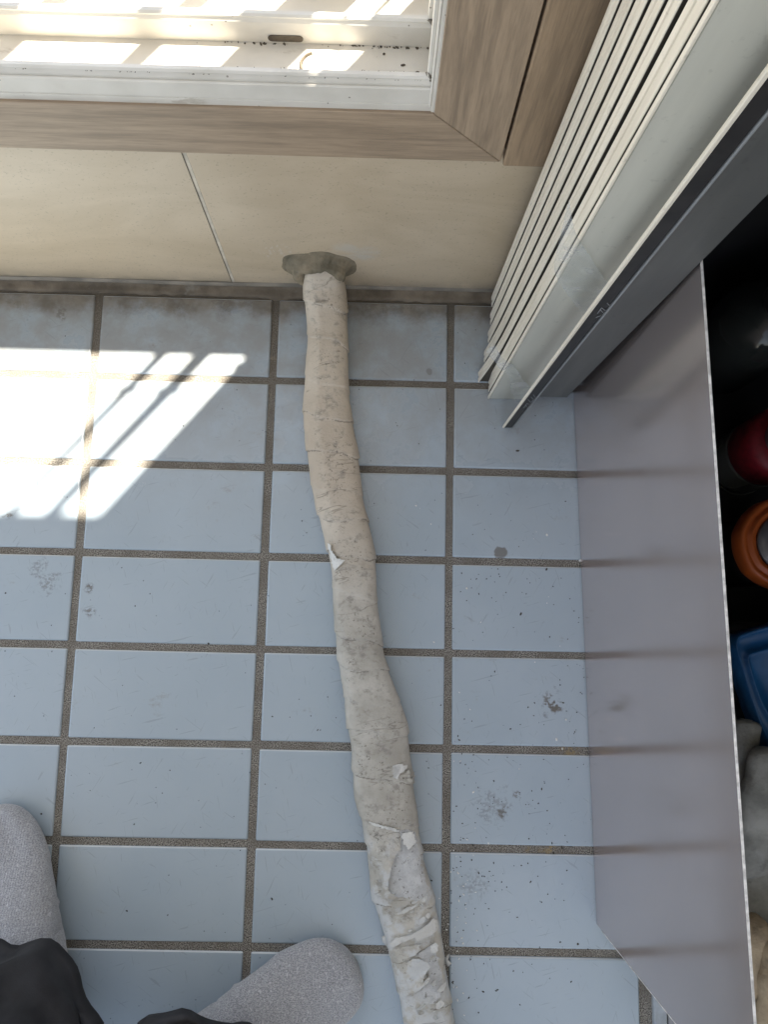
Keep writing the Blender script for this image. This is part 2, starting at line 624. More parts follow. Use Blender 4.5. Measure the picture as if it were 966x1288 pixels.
for ci in range(-5, 2):
    for ri in range(-12, 1):
        o = bpy.data.objects.new("floor_tile", tile_me)
        C.objects.link(o)
        o.parent = floor
        x = (ci - .5) * PX
        y = ri * PY + PY / 2
        o.location = (x + random.uniform(-.0004, .0004), y + random.uniform(-.0004, .0004), -.0040 + random.uniform(-.0003, .0003))
        o.rotation_euler = (random.uniform(-.0022, .0022), random.uniform(-.0016, .0016), random.uniform(-.003, .003))
        if ci == 1:                                      # the column cut by the threshold
            pass
# cut pieces: the column right of the threshold is replaced by the threshold strips
for o in [o for o in list(floor.children) if o.location.x > .2]:
    bpy.data.objects.remove(o)
ground = struct(box("ground", (-60, -60, -.5), (60, 60, -.12), M['out']))

# threshold at the right end of the floor
thr = thing("door_threshold", "pale stone and dull metal door threshold beside the cabinet foot at bottom right", "threshold", (.24, -.8, 0))
box("stone_strip", (.2085, -1.6, -.01), (.222, -.30, .004), M['palestone'], thr, .0015)
box("track_rail", (.2235, -1.6, -.01), (.2375, -.30, .001), M['alu'], thr, .001)
box("track_rail", (.2405, -1.6, -.01), (.2445, -.30, .0065), M['alu'], thr, .001)
box("track_rail", (.256, -1.6, -.01), (.260, -.30, .0065), M['alu'], thr, .001)
box("track_bed", (.2395, -1.6, -.01), (.285, -.30, -.0015), M['dark'], thr)

# mortar fillet along the wall foot: uneven front edge, rising to the wall
bm = bmesh.new()
NX = 420
rows = []
for i in range(NX + 1):
    x = -1.0 + 1.15 * i / NX
    e = .0972 + .0012 * noise.noise(Vector((x * 22, 0, 0))) + .0016 * noise.noise(Vector((x * 90, 3, 0)))
    e -= .004 * math.exp(-((x + .198) / .012) ** 2)
    r = []
    for k in range(9):
        t = k / 8
        y = e + (.1105 - e) * t
        z = .0003 + .0016 * min(1, t * 3) + .004 * t ** 3 + .0009 * noise.noise(Vector((x * 70, y * 70, 2))) * min(1, t * 4)
        r.append(bm.verts.new((x, y, z if k else -.004)))
    rows.append(r)
for a, b in zip(rows, rows[1:]):
    for k in range(8):
        bm.faces.new((a[k], b[k], b[k + 1], a[k + 1]))
fil = tomesh("mortar_joint", bm, M['mortar'], None, True)
fil.parent = floor

# grit and chips lying on the tiles
bm = bmesh.new()


def grain(bm, x, y, z, r):
    m = Matrix.Translation((x, y, z)) @ Matrix.Rotation(random.uniform(0, 6.28), 4, 'Z') @ Matrix.Diagonal((r * random.uniform(.7, 2.2), r, r * .6, 1))
    bmesh.ops.create_icosphere(bm, subdivisions=1, radius=1, matrix=m)


for k in range(330):
    q = random.random()
    if q < .5:
        x, y = random.uniform(.005, .15), random.uniform(-.62, -.2)
    elif q < .75:
        x, y = random.gauss(.015, .02), random.uniform(-.65, -.4)
    else:
        x, y = random.uniform(-.5, .13), random.uniform(-.62, .05)
    grain(bm, x, y, .0004, random.uniform(.0003, .0008) * (1.6 if random.random() < .08 else 1))
grit = tomesh("grit", bm, M['speck'])
grit['kind'] = 'stuff'
grit['label'] = "dark grit scattered over the floor tiles"
bm = bmesh.new()
for k in range(70):
    q = random.random()
    x, y = (random.gauss(.012, .012), random.uniform(-.66, -.47)) if q < .6 else (random.uniform(-.06, .13), random.uniform(-.6, -.1))
    grain(bm, x, y, .0006, random.uniform(.0003, .0009))
for u, v in ((688, 673), (700, 930), (712, 905), (440, 858), (730, 705), (587, 740)):
    p = pz(u, v)
    grain(bm, p.x, p.y, .001, .0013)
chips = tomesh("flake_dust", bm, M['chip'])
chips['kind'] = 'stuff'
chips['label'] = "white flakes shed beside the torn pipe wrap"

# ------------------------------------------------------------------ the setting: wall
WT = .30
wall = struct(box("wall", (-1.8, .1165, -.3), (1.0, .25, .30), M['paint']))
for lo, hi in (((-1.8, .1165, .3002), (-1.50, .25, 2.6)), ((-.0175, .1165, .3002), (1.0, .25, 2.6)), ((-1.4998, .1165, 1.78), (-.0177, .25, 2.6))):
    o = box("wall_section", lo, hi, M['paint'])
    o.parent = wall
jx = -.2475
for lo, hi in (((-1.02, .111, .001), (jx - .0016, .1162, 1.0)), ((jx + .0016, .111, .001), (.55, .1162, 1.0))):
    # tiles below the window only
    o = box("wall_tile", (lo[0], lo[1], .001), (hi[0], hi[1], .2745), M['walltile'], None, .0008)
    o.parent = wall
o = box("tile_joint", (jx - .0013, .1112, .001), (jx + .0016, .1163, .2745), m_plain('pale_joint_filler', (.56, .50, .40), .6, .2, 60))
o.parent = wall
o = box("tile_joint", (jx - .0020, .1106, .004), (jx - .0014, .1109, .2745), m_plain("dark_tile_edge", (.14, .12, .095), .7))
o.parent = wall
o = profile_x("base_caulk", [(.1108, .0035), (.1085, .0045), (.108, .0065), (.1108, .0095)], -1.0, .3, M['caulk'], None, 160, .0012)
o.parent = wall
struct(box("side_wall", (1.002, -3.0, -.3), (1.1, .25, 2.5), M['paint']))
struct(box("ceiling", (-1.8, -1.3, 2.4), (1.0, .1163, 2.5), M['paint']))

# ------------------------------------------------------------------ window
win = thing("window", "white sliding window track framed by grey brown wood casing above the wall tile", "window", (-.55, .11, .26))
CX0, CX1 = -1.50, .0146
zi, zo = .3245, .2655
ix = -.0445


def prism(name, pts, y0, y1, mat, parent, bw=.0006):
    bm = bmesh.new()
    a = [bm.verts.new((x, y0, z)) for x, z in pts]
    b = [bm.verts.new((x, y1, z)) for x, z in pts]
    n = len(pts)
    bm.faces.new(a)
    bm.faces.new(b[::-1])
    for i in range(n):
        bm.faces.new((a[i], b[i], b[(i + 1) % n], a[(i + 1) % n]))
    bevel(bm, bw, 1)
    return rel(tomesh(name, bm, mat), parent)


g_ = .00025
lx0, lxi = -1.56, -1.502
zt0, zt1 = 1.79, 1.849
prism("casing", [(lx0, zo), (CX1 - g_, zo), (ix - g_, zi), (lxi, zi)], .105, .1165, M['wood_x'], win)
prism("casing", [(CX1, zo + g_), (CX1, zt1), (ix, zt0), (ix, zi + g_)], .105, .1165, M['wood_z'], win)
prism("casing", [(lx0, zo + g_), (lxi - g_, zi + g_), (lxi - g_, zt0), (lx0, zt1)], .105, .1165, M['wood_z'], win)
prism("casing", [(lx0, zt1 + g_), (lxi, zt0 + g_), (ix, zt0 + g_), (CX1, zt1 + g_)], .105, .1165, M['wood_x'], win)
# vinyl frame: lip, rail, channel, rail, channel, outer sill
XR = -.047
lip = [(.1075, .3200), (.1078, .3305), (.1086, .3310), (.1086, .3318), (.1080, .3324), (.1083, .3470), (.1092, .3480), (.1100, .3480), (.1100, .30), (.1075, .30)]
profile_x("frame_lip", [(y, z) for y, z in lip], -1.50, XR, M['vinyl'], win, 40, .0003)


def rail(yc, zt, zb, w=.0052):
    h = w / 2
    return [(yc - h - .0012, zb), (yc - h - .0012, zt - .006), (yc - h, zt - .003), (yc - h, zt - .0015), (yc - h * .55, zt), (yc + h * .55, zt), (yc + h, zt - .0015), (yc + h, zt - .003), (yc + h + .0012, zt - .006), (yc + h + .0012, zb)]


profile_x("rail", rail(.1140, .3560, .30), -1.50, XR, M['vinyl'], win, 60, .0003)
profile_x("rail", rail(.1600, .3560, .30), -1.50, XR, M['vinyl'], win, 60, .0003)
profile_x("rail", rail(.2060, .3560, .30), -1.50, XR, M['vinyl'], win, 60, .0003)
box("channel_floor", (-1.50, .1180, .30), (XR, .1561, .3300), M['vinyl'], win)
box("channel_floor", (-1.50, .1641, .30), (XR, .2021, .3300), M['vinyl'], win)
box("outer_sill", (-1.50, .2101, .3003), (-.018, .2499, .3180), M['vinyl'], win)
# right jamb with its own rails
box("jamb", (-.0470, .1068, .3004), (-.0180, .1700, 1.779), M['vinyl'], win, .0006)
box("jamb_rail", (-.0490, .1070, .3300), (-.0471, .1095, 1.7), M['vinyl'], win, .0008)
box("jamb_rail", (-.0520, .1115, .3565), (-.0471, .1165, 1.7), M['vinyl'], win, .0008)
box("jamb_rail", (-.0520, .1575, .3565), (-.0471, .1625, 1.7), M['vinyl'], win, .0008)
# dirt in the corner of the channel
bm = bmesh.new()
for k in range(420):
    x = random.uniform(-1.0, -.05)
    d = noise.noise(Vector((x * 14, 1, 1)))
    if d > .08 or x > -.13:
        grain(bm, x, .1558 - abs(random.gauss(0, .0006)), .3303, random.uniform(.0003, .0009))
for k in range(160):
    x = random.uniform(-.9, -.05)
    grain(bm, x, random.choice((.1102, .1168)) + random.gauss(0, .0002), .3555 - .001, random.uniform(.0002, .0004))
for u, v in ((483, 68), (507, 82), (525, 91), (513, 47), (525, 35)):
    p = pz(u, v, .3303)
    grain(bm, p.x, min(p.y, .1550), .3305, .0010)
o = rel(tomesh("dirt_line", bm, M['dirt']), win)
o['kind'] = 'stuff'


def capsule(name, c, w, h, th, mat, parent, axis_y=True, seg=12):
    bm = bmesh.new()
    pts = []
    for s in (1, -1):
        for k in range(seg + 1):
            a = -math.pi / 2 + math.pi * k / seg
            pts.append((c[0] + s * ((w - h) / 2 + h / 2 * math.cos(a)), c[2] + s * h / 2 * math.sin(a)))
    a = [bm.verts.new((x, c[1] - th, z)) for x, z in pts]
    b = [bm.verts.new((x, c[1], z)) for x, z in pts]
    n = len(pts)
    bm.faces.new(a)
    bm.faces.new(b[::-1])
    for i in range(n):
        bm.faces.new((a[i], b[i], b[(i + 1) % n], a[(i + 1) % n]))
    return rel(tomesh(name, bm, mat), parent)


p = pw(359, 48.5, .1560)
capsule("weep_slot", (p.x, .1560, p.z + .0002), .0262, .0062, .0005, M['dirt'], win)
capsule("weep_slot", (p.x - .38, .1560, p.z + .0002), .0262, .0062, .0005, M['dirt'], win)
# round screw cover in the channel
p = pz(396, 75, .3302)
bm = bmesh.new()
for (r0, r1, z0, z1) in ((.0120, .0105, .3299, .3325), (.0105, .0096, .3325, .3325), (.0096, .0090, .3325, .3302)):
    for k in range(9, 22):
        a0, a1 = 2 * math.pi * k / 32, 2 * math.pi * (k + 1) / 32
        q = [bm.verts.new((p.x + r * math.cos(a), .1380 + r * math.sin(a), z)) for r, a, z in ((r0, a0, z0), (r0, a1, z0), (r1, a1, z1), (r1, a0, z1))]
        bm.faces.new(q)
rel(tomesh("screw_cover", bm, M['dirt']), win)
# crumpled seals where the rails end
for yc, zc in ((.1130, .355), (.1590, .354)):
    bm = bmesh.new()
    for k in range(12):
        a = random.uniform(0, 6.28)
        c = Vector((-.0500 + random.gauss(0, .0008), yc + random.gauss(0, .0016), zc + random.gauss(0, .0018)))
        m = Matrix.Translation(c) @ Matrix.Rotation(a, 4, Vector((1, random.random(), random.random())).normalized()) @ Matrix.Diagonal((.0006, .0016, .0028, 1))
        bmesh.ops.create_icosphere(bm, subdivisions=1, radius=1, matrix=m)
    o = rel(tomesh("seal", bm, M['caulk'], None, True), win)

# flat trim board right of the casing
tr = thing("trim_board", "narrow grey brown trim board right of the window casing behind the boards", "trim board", (.05, .11, .26))
box("face_board", (.0168, .1035, .2620), (.105, .1163, 1.7), M['trim'], tr, .0014)

# grille that stands outside and throws its bars over the floor
gr = thing("window_grille", "white metal bars outside the window casting striped shadows on the tiles", "grille", (-.5, .253, .32))
gy0, gy1 = .2525, .2565
kx = .836 * .253


def gbar(name, c0, c1, z0, z1, y0=gy0, y1=gy1):
    return box(name, (c0 + kx, y0, z0), (c1 + kx, y1, z1), M['grille'], gr, .0004)


for c0, c1 in ((-.495, -.4775), (-.392, -.375), (-.318, -.2665), (-.2435, -.2415), (-.605, -.585), (-.72, -.70), (-.83, -.81), (-.94, -.92), (-1.05, -1.03), (-1.16, -1.14), (-1.27, -1.25), (-1.38, -1.36), (-1.49, -1.47), (-1.60, -1.58)):
    gbar("bar", c0, c1, .3185, .9345)
gbar("cross_rail", -1.69, -.2285, .9350, .9950)
for c, w in ((-.3465, .0120), (-.3012, .0180)):
    o = gbar("bar", c - w / 2, c + w / 2, .9955, 1.90)
    gbar("collar", c - w / 2 - .004, c + w / 2 + .004, 1.181, 1.193, gy0 - .001, gy1 + .001)
gbar("side_plate", -.2515, -.1900, .9955, 1.90)
gbar("side_plate", -.2555, -.2520, 1.038, 1.052)

# ------------------------------------------------------------------ the wrapped pipe
PIPE = [(-0.1448, 0.1160, 0.057, 0.0175), (-0.1443, 0.1088, 0.052, 0.0186), (-0.1441, 0.1052, 0.046, 0.0206), (-0.1423, 0.0928, 0.033, 0.0231), (-0.1387, 0.0565, 0.021, 0.0219), (-0.1381, 0.0275, 0.0185, 0.0226), (-0.1375, -0.0143, 0.0175, 0.0243), (-0.1353, -0.0493, 0.0175, 0.0261), (-0.1286, -0.089, 0.0175, 0.027), (-0.1239, -0.1178, 0.0175, 0.0265), (-0.1181, -0.1462, 0.0175, 0.0249), (-0.1103, -0.1734, 0.0175, 0.0245), (-0.1051, -0.1954, 0.0175, 0.024), (-0.1022, -0.2147, 0.0175, 0.0233), (-0.1005, -0.2431, 0.0175, 0.0231), (-0.0967, -0.2712, 0.0175, 0.0233), (-0.0931, -0.2991, 0.0175, 0.0236), (-0.0887, -0.3177, 0.018, 0.0245), (-0.0835, -0.3362, 0.018, 0.0263), (-0.0786, -0.3545, 0.018, 0.0283), (-0.0741, -0.372, 0.018, 0.0298), (-0.0698, -0.3972, 0.018, 0.0293), (-0.066, -0.4332, 0.0175, 0.0301), (-0.0599, -0.4575, 0.0175, 0.0284), (-0.056, -0.4815, 0.0175, 0.0272), (-0.0516, -0.5057, 0.0175, 0.0278), (-0.0451, -0.5342, 0.0175, 0.0291), (-0.0355, -0.5645, 0.0175, 0.0275), (-0.0305, -0.5879, 0.0175, 0.0265), (-0.0252, -0.6108, 0.0175, 0.025), (-0.0162, -0.6536, 0.0175, 0.0239), (0.0009, -0.7321, 0.0175, 0.0229), (0.0259, -0.8403, 0.0175, 0.021)]
NS, NT = 1100, 72
HH = .0172
# arc length table
samp = [cr(PIPE, (len(PIPE) - 1) * i / 4000) for i in range(4001)]
arc = [0.0]
for a, b in zip(samp, samp[1:]):
    arc.append(arc[-1] + (Vector(b[:3]) - Vector(a[:3])).length)
LEN = arc[-1]


def at_len(s):
    import bisect
    i = max(1, min(bisect.bisect_left(arc, s), 4000))
    f = (s - arc[i - 1]) / max(1e-9, arc[i] - arc[i - 1])
    return [a + (b - a) * f for a, b in zip(samp[i - 1], samp[i])]


M["flap"] = M["wrap"]
edge_s = []                                          # where each turn of tape ends
s = .012
random.seed(11)
while s < LEN:
    edge_s.append(s)
    s += random.uniform(.028, .050)


def pipe_r(s, th):
    """extra radius: overlapped turns of tape, creases and lumps"""
    k = s + .010 * math.sin(th - 1.9) + .002 * math.sin(3 * th + s * 40)
    r = 0.0
    for i, e in enumerate(edge_s):
        d = k - e
        if -.035 < d < 0:
            r += .0015 * max(0.0, 1 + d / .035) ** 1.5 * (1.0 if i % 3 else .5)
    r += .0004 * noise.noise(Vector((math.cos(th) * 1.3, math.sin(th) * 1.3, s * 22)))
    r += .00035 * noise.noise(Vector((math.cos(th) * 3, math.sin(th) * 3, s * 75 + 9)))
    cz = noise.noise(Vector((math.cos(th) * 1.5 + 4, math.sin(th) * 1.5, s * 14)))
    w = abs(noise.noise(Vector((math.cos(th) * 1.2, math.sin(th) * 1.2 + 7, (s - .008 * math.sin(th)) * 130))))
    r -= .0007 * max(0, cz + .1) * max(0, 1 - w * 7)
    return r


def pipe_point(s, th, off=0.0):
    x, y, z, hw = at_len(s)
    x2, y2, z2, _ = at_len(min(LEN, s + .004))
    x1, y1, z1, _ = at_len(max(0, s - .004))
    tan = Vector((x2 - x1, y2 - y1, z2 - z1)).normalized()
    side = Vector((-tan.y, tan.x, 0)).normalized() * -1      # towards +x when the pipe runs to -y
    if side.x < 0:
        side = -side
    up = side.cross(tan)
    if up.z < 0:
        up = -up
    ct, st = math.cos(th), math.sin(th)
    e = 2 / (3.1 - .3 * max(0, min(1, (s - .35) / .1)))
    hh = HH * (1.0 + .05 * math.sin(s * 23))
    px = math.copysign(abs(ct) ** e, ct)
    pv = math.copysign(abs(st) ** e, st)
    q = 1 + (pipe_r(s, th) + off) / .022
    flat = 1.0
    if pv > 0 and px < -.35:                           # the sloping facet on the left
        fac = max(0, min(1, (s - .03) / .05)) * max(0, min(1, (.33 - s) / .06))
        flat = 1 - .42 * fac * (-px - .35) / .65
    return Vector((x, y, z)) + side * hw * px * q + up * hh * pv * q * flat


pipe = thing("wrapped_pipe", "pipe wrapped in grimy cream tape running from the wall hole across the floor tiles", "pipe", (-.14, .10, 0))
bm = bmesh.new()
def seam(s, th):
    k = s + .010 * math.sin(th - 1.9) + .002 * math.sin(3 * th + s * 40)
    for i, e in enumerate(edge_s):
        if -.0010 < k - e < .0016 and i % 3:
            return 1.0 if k > e else .5
    return 0.0


rings = []
for i in range(NS + 1):
    s = LEN * i / NS
    rings.append([bm.verts.new(pipe_point(s, 2 * math.pi * k / NT)) for k in range(NT)])
for a, b in zip(rings, rings[1:]):
    for k in range(NT):
        bm.faces.new((a[k], a[(k + 1) % NT], b[(k + 1) % NT], b[k]))
for r in rings:
    for v in r:
        v.co.z = max(v.co.z, .0008)
from mathutils.bvhtree import BVHTree
bm.normal_update()
pipe_bvh = BVHTree.FromBMesh(bm)
wrap_o = rel(tomesh("tape_wrap", bm, M['wrap'], None, True), pipe)
at_ = wrap_o.data.attributes.new("seam", 'FLOAT', 'POINT')
at_.data.foreach_set("value", [seam(LEN * i / NS, 2 * math.pi * k / NT) for i in range(NS + 1) for k in range(NT)])
cen = [(at_len(LEN * i / 600)) for i in range(601)]


def pipe_top(x, y):
    """height of the pipe's upper side over a floor point"""
    hit = pipe_bvh.ray_cast(Vector((x, y, .2)), Vector((0, 0, -1)))
    best = min(range(0, 601, 2), key=lambda i: (cen[i][0] - x) ** 2 + (cen[i][1] - y) ** 2)
    cx, cy, cz, hw = cen[best]
    d = math.hypot(cx - x, cy - y) / hw
    if hit[0] is not None and d < .97:
        return hit[0].z, d
    return cz - (d - .97) * .05, d


def flap(pts, mat, name="torn_flap", base=.0005, seed=0):
    """pts: (u, v, lift in mm) outline in the photo, laid on the pipe and lifted at its torn edges"""
    rnd = random.Random(seed)
    out = []
    n = len(pts)
    for i in range(n):
        a, b = pts[i], pts[(i + 1) % n]
        L = math.hypot(a[0] - b[0], a[1] - b[1])
        m = max(1, int(L / 1.6))
        for k in range(m):
            t = k / m
            j = 0 if k == 0 else rnd.uniform(-1.2, 1.2)
            out.append((a[0] + (b[0] - a[0]) * t + j, a[1] + (b[1] - a[1]) * t - j * .6, a[2] + (b[2] - a[2]) * t))
    P = [(pz(u, v, .0345 + l * .001), l) for u, v, l in out]
    poly = [Vector((p.x, p.y)) for p, l in P]
    lo = Vector((min(p.x for p in poly), min(p.y for p in poly)))
    hi = Vector((max(p.x for p in poly), max(p.y for p in poly)))
    inner = []
    st = .0021
    y = lo.y
    while y < hi.y:
        x = lo.x
        while x < hi.x:
            q = Vector((x + rnd.uniform(-.0003, .0003), y + rnd.uniform(-.0003, .0003)))
            if all((q - p).length > .0013 for p in poly):
                inner.append(q)
            x += st
        y += st
    vs = poly + inner
    ed = [(i, (i + 1) % len(poly)) for i in range(len(poly))]
    r = geometry.delaunay_2d_cdt(vs, ed, [], 1, 1e-7)
    bm = bmesh.new()
    bv = []
    for q in r[0]:
        wsum = lsum = 0
        for p, l in P:
            w = 1 / (((p.x - q.x) ** 2 + (p.y - q.y) ** 2) ** 1.6 + 1e-12)
            wsum += w
            lsum += w * l
        l = lsum / wsum
        h, d = pipe_top(q.x, q.y)
        bv.append(bm.verts.new((q.x, q.y, h + base + l * .0019 + .0003 * noise.noise(Vector((q.x * 160, q.y * 160, seed))))))
    for f in r[2]:
        try:
            bm.faces.new([bv[i] for i in f])
        except ValueError:
            pass
    o = tomesh(name, bm, mat, None, False)
    md = o.modifiers.new("thickness", 'SOLIDIFY')
    md.thickness = .0005
    rel(o, pipe)
    return o


flap([(503, 1044, 0), (514, 1043, 0), (523, 1048, 0), (527, 1070, 0), (533, 1098, 0), (540, 1124, 0), (530, 1130, 0), (516, 1131, 0), (500, 1128, 0), (488, 1118, 0), (486, 1100, 0), (492, 1080, 0), (500, 1070, 0), (504, 1056, 0)], M['under'], "underlayer", .0002, seed=31)
flap([(524, 1200, 0), (545, 1188, 0), (551, 1205, 0), (556, 1228, 0), (558, 1250, 0), (546, 1262, 0), (532, 1262, 0), (530, 1246, 0), (538, 1232, 0), (538, 1216, 0), (530, 1206, 0)], M['under'], "underlayer", .0002, seed=32)
flap([(462, 1034, 0), (478, 1038, 0), (490, 1040, 0), (503, 1043, 0), (502, 1052, .6), (505, 1068, 1), (497, 1075, 2), (492, 1090, 3.5), (489, 1105, 4), (488, 1118, 4.5), (497, 1126, 3), (516, 1129, 1), (500, 1130, 2.5), (487, 1129, 4), (473, 1126, 1), (468, 1112, 0), (464, 1085, 0), (461, 1060, 0)], M['flap'], seed=1)
flap([(497, 1180, .6), (516, 1176, 1), (534, 1166, 1.4), (546, 1156, 2), (551, 1160, 2.6), (552, 1170, 3), (543, 1176, 2), (525, 1183, 2), (521, 1179, 1.5), (505, 1186, .8), (493, 1194, .3), (490, 1190, .2)], M['flapw'], seed=2)
flap([(507, 1215, 0), (520, 1205, .6), (531, 1207, 1.2), (539, 1211, 3), (541, 1216, 4), (536, 1222, 3.6), (533, 1230, 2.6), (531, 1237, 2), (541, 1225, 2.2), (540, 1234, 1.8), (529, 1244, 1.4), (518, 1250, 1.6), (508, 1256, .6), (502, 1245, 0), (503, 1228, 0)], M['flap'], seed=3)
flap([(495, 1195, 0), (512, 1190, .3), (531, 1187, .8), (533, 1191, 1.4), (527, 1196, 1.8), (522, 1201, 1.6), (514, 1204, .8), (505, 1212, 0), (499, 1214, 0)], M['flap'], seed=4)
flap([(494, 963, .1), (503, 961, .3), (513, 964, .8), (509, 970, .8), (503, 973, .6), (500, 981, .5), (495, 978, .1)], M['flapw'], seed=5)
flap([(508, 975, .3), (515, 967, 1.2), (521, 974, 4.5), (524, 980, 5.5), (518, 984, 4), (509, 985, 1.6), (512, 980, 1)], M['flap'], seed=15)
flap([(462, 1033, 0), (475, 1036, .5), (490, 1040, .8), (503, 1044, 1.0), (502, 1046, 1.0), (488, 1043, .8), (472, 1039, .4)], M['flapw'], seed=16)
flap([(505, 1048, .2), (520, 1046, .4), (523, 1060, .6), (514, 1068, .8), (507, 1060, .6)], M['flapw'], seed=17)
rq = random.Random(5)
for k in range(22):
    v_ = rq.choice((rq.uniform(1130, 1175), rq.uniform(1200, 1284)))
    u_ = 483 + (v_ - 1120) * .22 + rq.uniform(6, 46)
    a_ = rq.uniform(-.9, .3)
    L_, w_ = rq.uniform(5, 15), rq.uniform(1.6, 5)
    ca_, sa_ = math.cos(a_), math.sin(a_)
    li = rq.uniform(.8, 2.4)
    flap([(u_ + x_ * ca_ - y_ * sa_, v_ + x_ * sa_ + y_ * ca_, l_) for x_, y_, l_ in ((0, 0, .1), (L_ * .5, -w_ * .5, .2), (L_, -w_ * .2, .6), (L_ * .9, w_ * .5, li), (L_ * .45, w_, li * 1.1), (L_ * .1, w_ * .6, li * .5))], M['flapw'] if k % 3 else M['flap'], seed=20 + k)
flap([(411, 683, 2), (414, 684, 3), (418, 695, 2), (424, 703, 2), (434, 705, 1.2), (430, 709, 1.4), (420, 718, .8), (416, 708, .3), (413, 695, .8)], M['flapw'], seed=6)
flap([(541, 1190, 1), (548, 1186, 2), (552, 1190, 3), (551, 1196, 3), (546, 1199, 1.5), (542, 1196, .7)], M['flapw'], seed=7)
flap([(497, 1150, .2), (515, 1141, .9), (528, 1134, 1), (520, 1142, 1.4), (508, 1149, 1)], M['flapw'], seed=8)
flap([(548, 1262, .4), (556, 1257, .8), (559, 1263, 1.8), (553, 1268, 1.6), (549, 1268, .5)], M['flapw'], seed=9)
flap([(416, 689, 0), (440, 700, 0), (468, 712, 0), (470, 716, .5), (455, 715, .6), (438, 709, .6), (428, 705, .5)], M['flap'], seed=10)

# loose flakes standing by the pipe
def flake(pts, lab, h0=.002, seed=0):
    bm = bmesh.new()
    c = pz(pts[0][0], pts[0][1], 0)
    vs = []
    for u, v, z in pts:
        p = pz(u, v, z)
        vs.append(bm.verts.new(p))
    m = Vector((0, 0, 0))
    for v in vs:
        m += v.co
    m /= len(vs)
    mv = bm.verts.new(m + Vector((0, 0, .0015)))
    for i in range(len(vs)):
        bm.faces.new((vs[i], vs[(i + 1) % len(vs)], mv))
    o = tomesh("torn_flake", bm, M['flapw'], None, True)
    md = o.modifiers.new("thickness", 'SOLIDIFY')
    md.thickness = .0008
    o['label'] = lab
    o['category'] = 'flake'
    return o


flake([(480, 1179, .012), (484, 1177, .014), (488, 1184, .010), (490, 1191, .004), (486, 1190, .003), (481, 1185, .006)], "small white flake curling off the left side of the pipe wrap")
flake([(563, 1202, .012), (566, 1200, .012), (564, 1207, .008), (568, 1212, .005), (564, 1216, .003), (560, 1212, .004), (559, 1206, .008)], "small white flake on the grout right of the pipe")

# putty packed round the hole
bm = bmesh.new()
pc = Vector((-.1470, .1090, .0520))
NR, NP = 26, 140
rings = []
for i in range(NR):
    t = i / (NR - 1)
    ring = []
    for k in range(NP):
        a = 2 * math.pi * k / NP
        ca, sa = math.cos(a), math.sin(a)
        outr = (.0405 if ca < 0 else .0400) * abs(ca) + (.0320 if sa > 0 else .027) * abs(sa)
        outr = math.hypot(ca * (.0430 if ca < 0 else .0410), sa * (.036 if sa > 0 else .026))
        outr *= 1 + .14 * noise.noise(Vector((ca * 1.6, sa * 1.6, 3))) 
        inr = .0155
        r = outr + (inr - outr) * t
        q3 = Vector((ca * 30 * r / .04, sa * 30 * r / .04, 2))
        bul = .0008 * min(1, t * 8) + .0080 * max(0, math.sin(math.pi * max(0, min(.999, (t - .22) / .78)))) ** .8 * (1 + .35 * noise.noise(Vector((ca * 1.4, sa * 1.4, t * 2))))
        bul += min(1, t * 3) * (.0026 * noise.noise(Vector((r * ca * 75, r * sa * 75, 2))) + .0012 * noise.noise(Vector((r * ca * 220, r * sa * 220, 5))))
        if t == 0:
            bul = 0
        y = .1112 - max(0, bul) - (.010 * t if t > .5 else .005 * t * 0)
        z = pc.z + r * sa
        ring.append(bm.verts.new((pc.x + r * ca, y, max(.003, z))))
    rings.append(ring)
for a, b in zip(rings, rings[1:]):
    for k in range(NP):
        bm.faces.new((a[k], a[(k + 1) % NP], b[(k + 1) % NP], b[k]))
o = tomesh("putty_seal", bm, M['putty'], None, True)
o['label'] = "grey green putty pressed around the hole where the pipe leaves the wall"
o['category'] = 'putty'

# ------------------------------------------------------------------ stack of taped boards
st = thing("board_bundle", "bundle of cream edged boards taped together, leaning upright between wall and cabinet", "boards", (.09, .04, 0))
ZT = .93
LX, LY = .0125, -.0235


def lean(x, y, z, lx=LX, ly=LY):
    return (x + lx * z, y + ly * z, z)


bd = [(.1010, .0885, .0440, .012, 0), (.0828, .0695, .0434, .006, 0), (.0638, .0505, .0430, .004, .002), (.0448, .0318, .0428, .002, .006), (.0262, .0140, .0426, .001, .012), (.0088, -.0070, .0424, .000, .0)]
for i, (yb, yf, xl, z0, cu) in enumerate(bd):
    ym = (yb + yf) / 2
    q = .0011
    # thin cream edge strip with a shallow groove, over a body with gap shade painted in
    tt = .0009
    out = [(xl + tt, yf), (xl + .0004, yf), (xl, yf + .0006), (xl, ym - .0018), (xl + q, ym - .0012), (xl + q, ym + .0012), (xl, ym + .0018), (xl, yb - .0006), (xl + .0004, yb), (xl + tt, yb)]
    q = .0006
    body = [(.126, yf + .0012), (xl + tt + .0001, yf + .0012), (xl + tt + .0001, yb - .0012), (.126, yb - .0012)]

    def wp(p, cu=cu):
        if cu and p.z < .11:
            t = (1 - p.z / .11) ** 2
            return Vector((p.x - cu * t, p.y - cu * .9 * t, p.z))
        return p
    jit = random.uniform(-.0002, .0002)
    jl = random.uniform(-.0004, .0004)
    hexa("edge_strip", [lean(x + jit, y, z0) for x, y in out], [lean(x + jit, y, ZT - i * .004, LX + jl) for x, y in out], M['board'], st, 0, 30, wp)
    hexa("board", [lean(x + jit, y, z0) for x, y in body], [lean(x + jit, y, ZT - i * .004, LX + jl) for x, y in body], M['bodyshade'], st, 0, 30, wp)
# thin front panel and the grey one beside it (seam hidden behind the bar)
yq0, yq1 = -.0148, -.0116


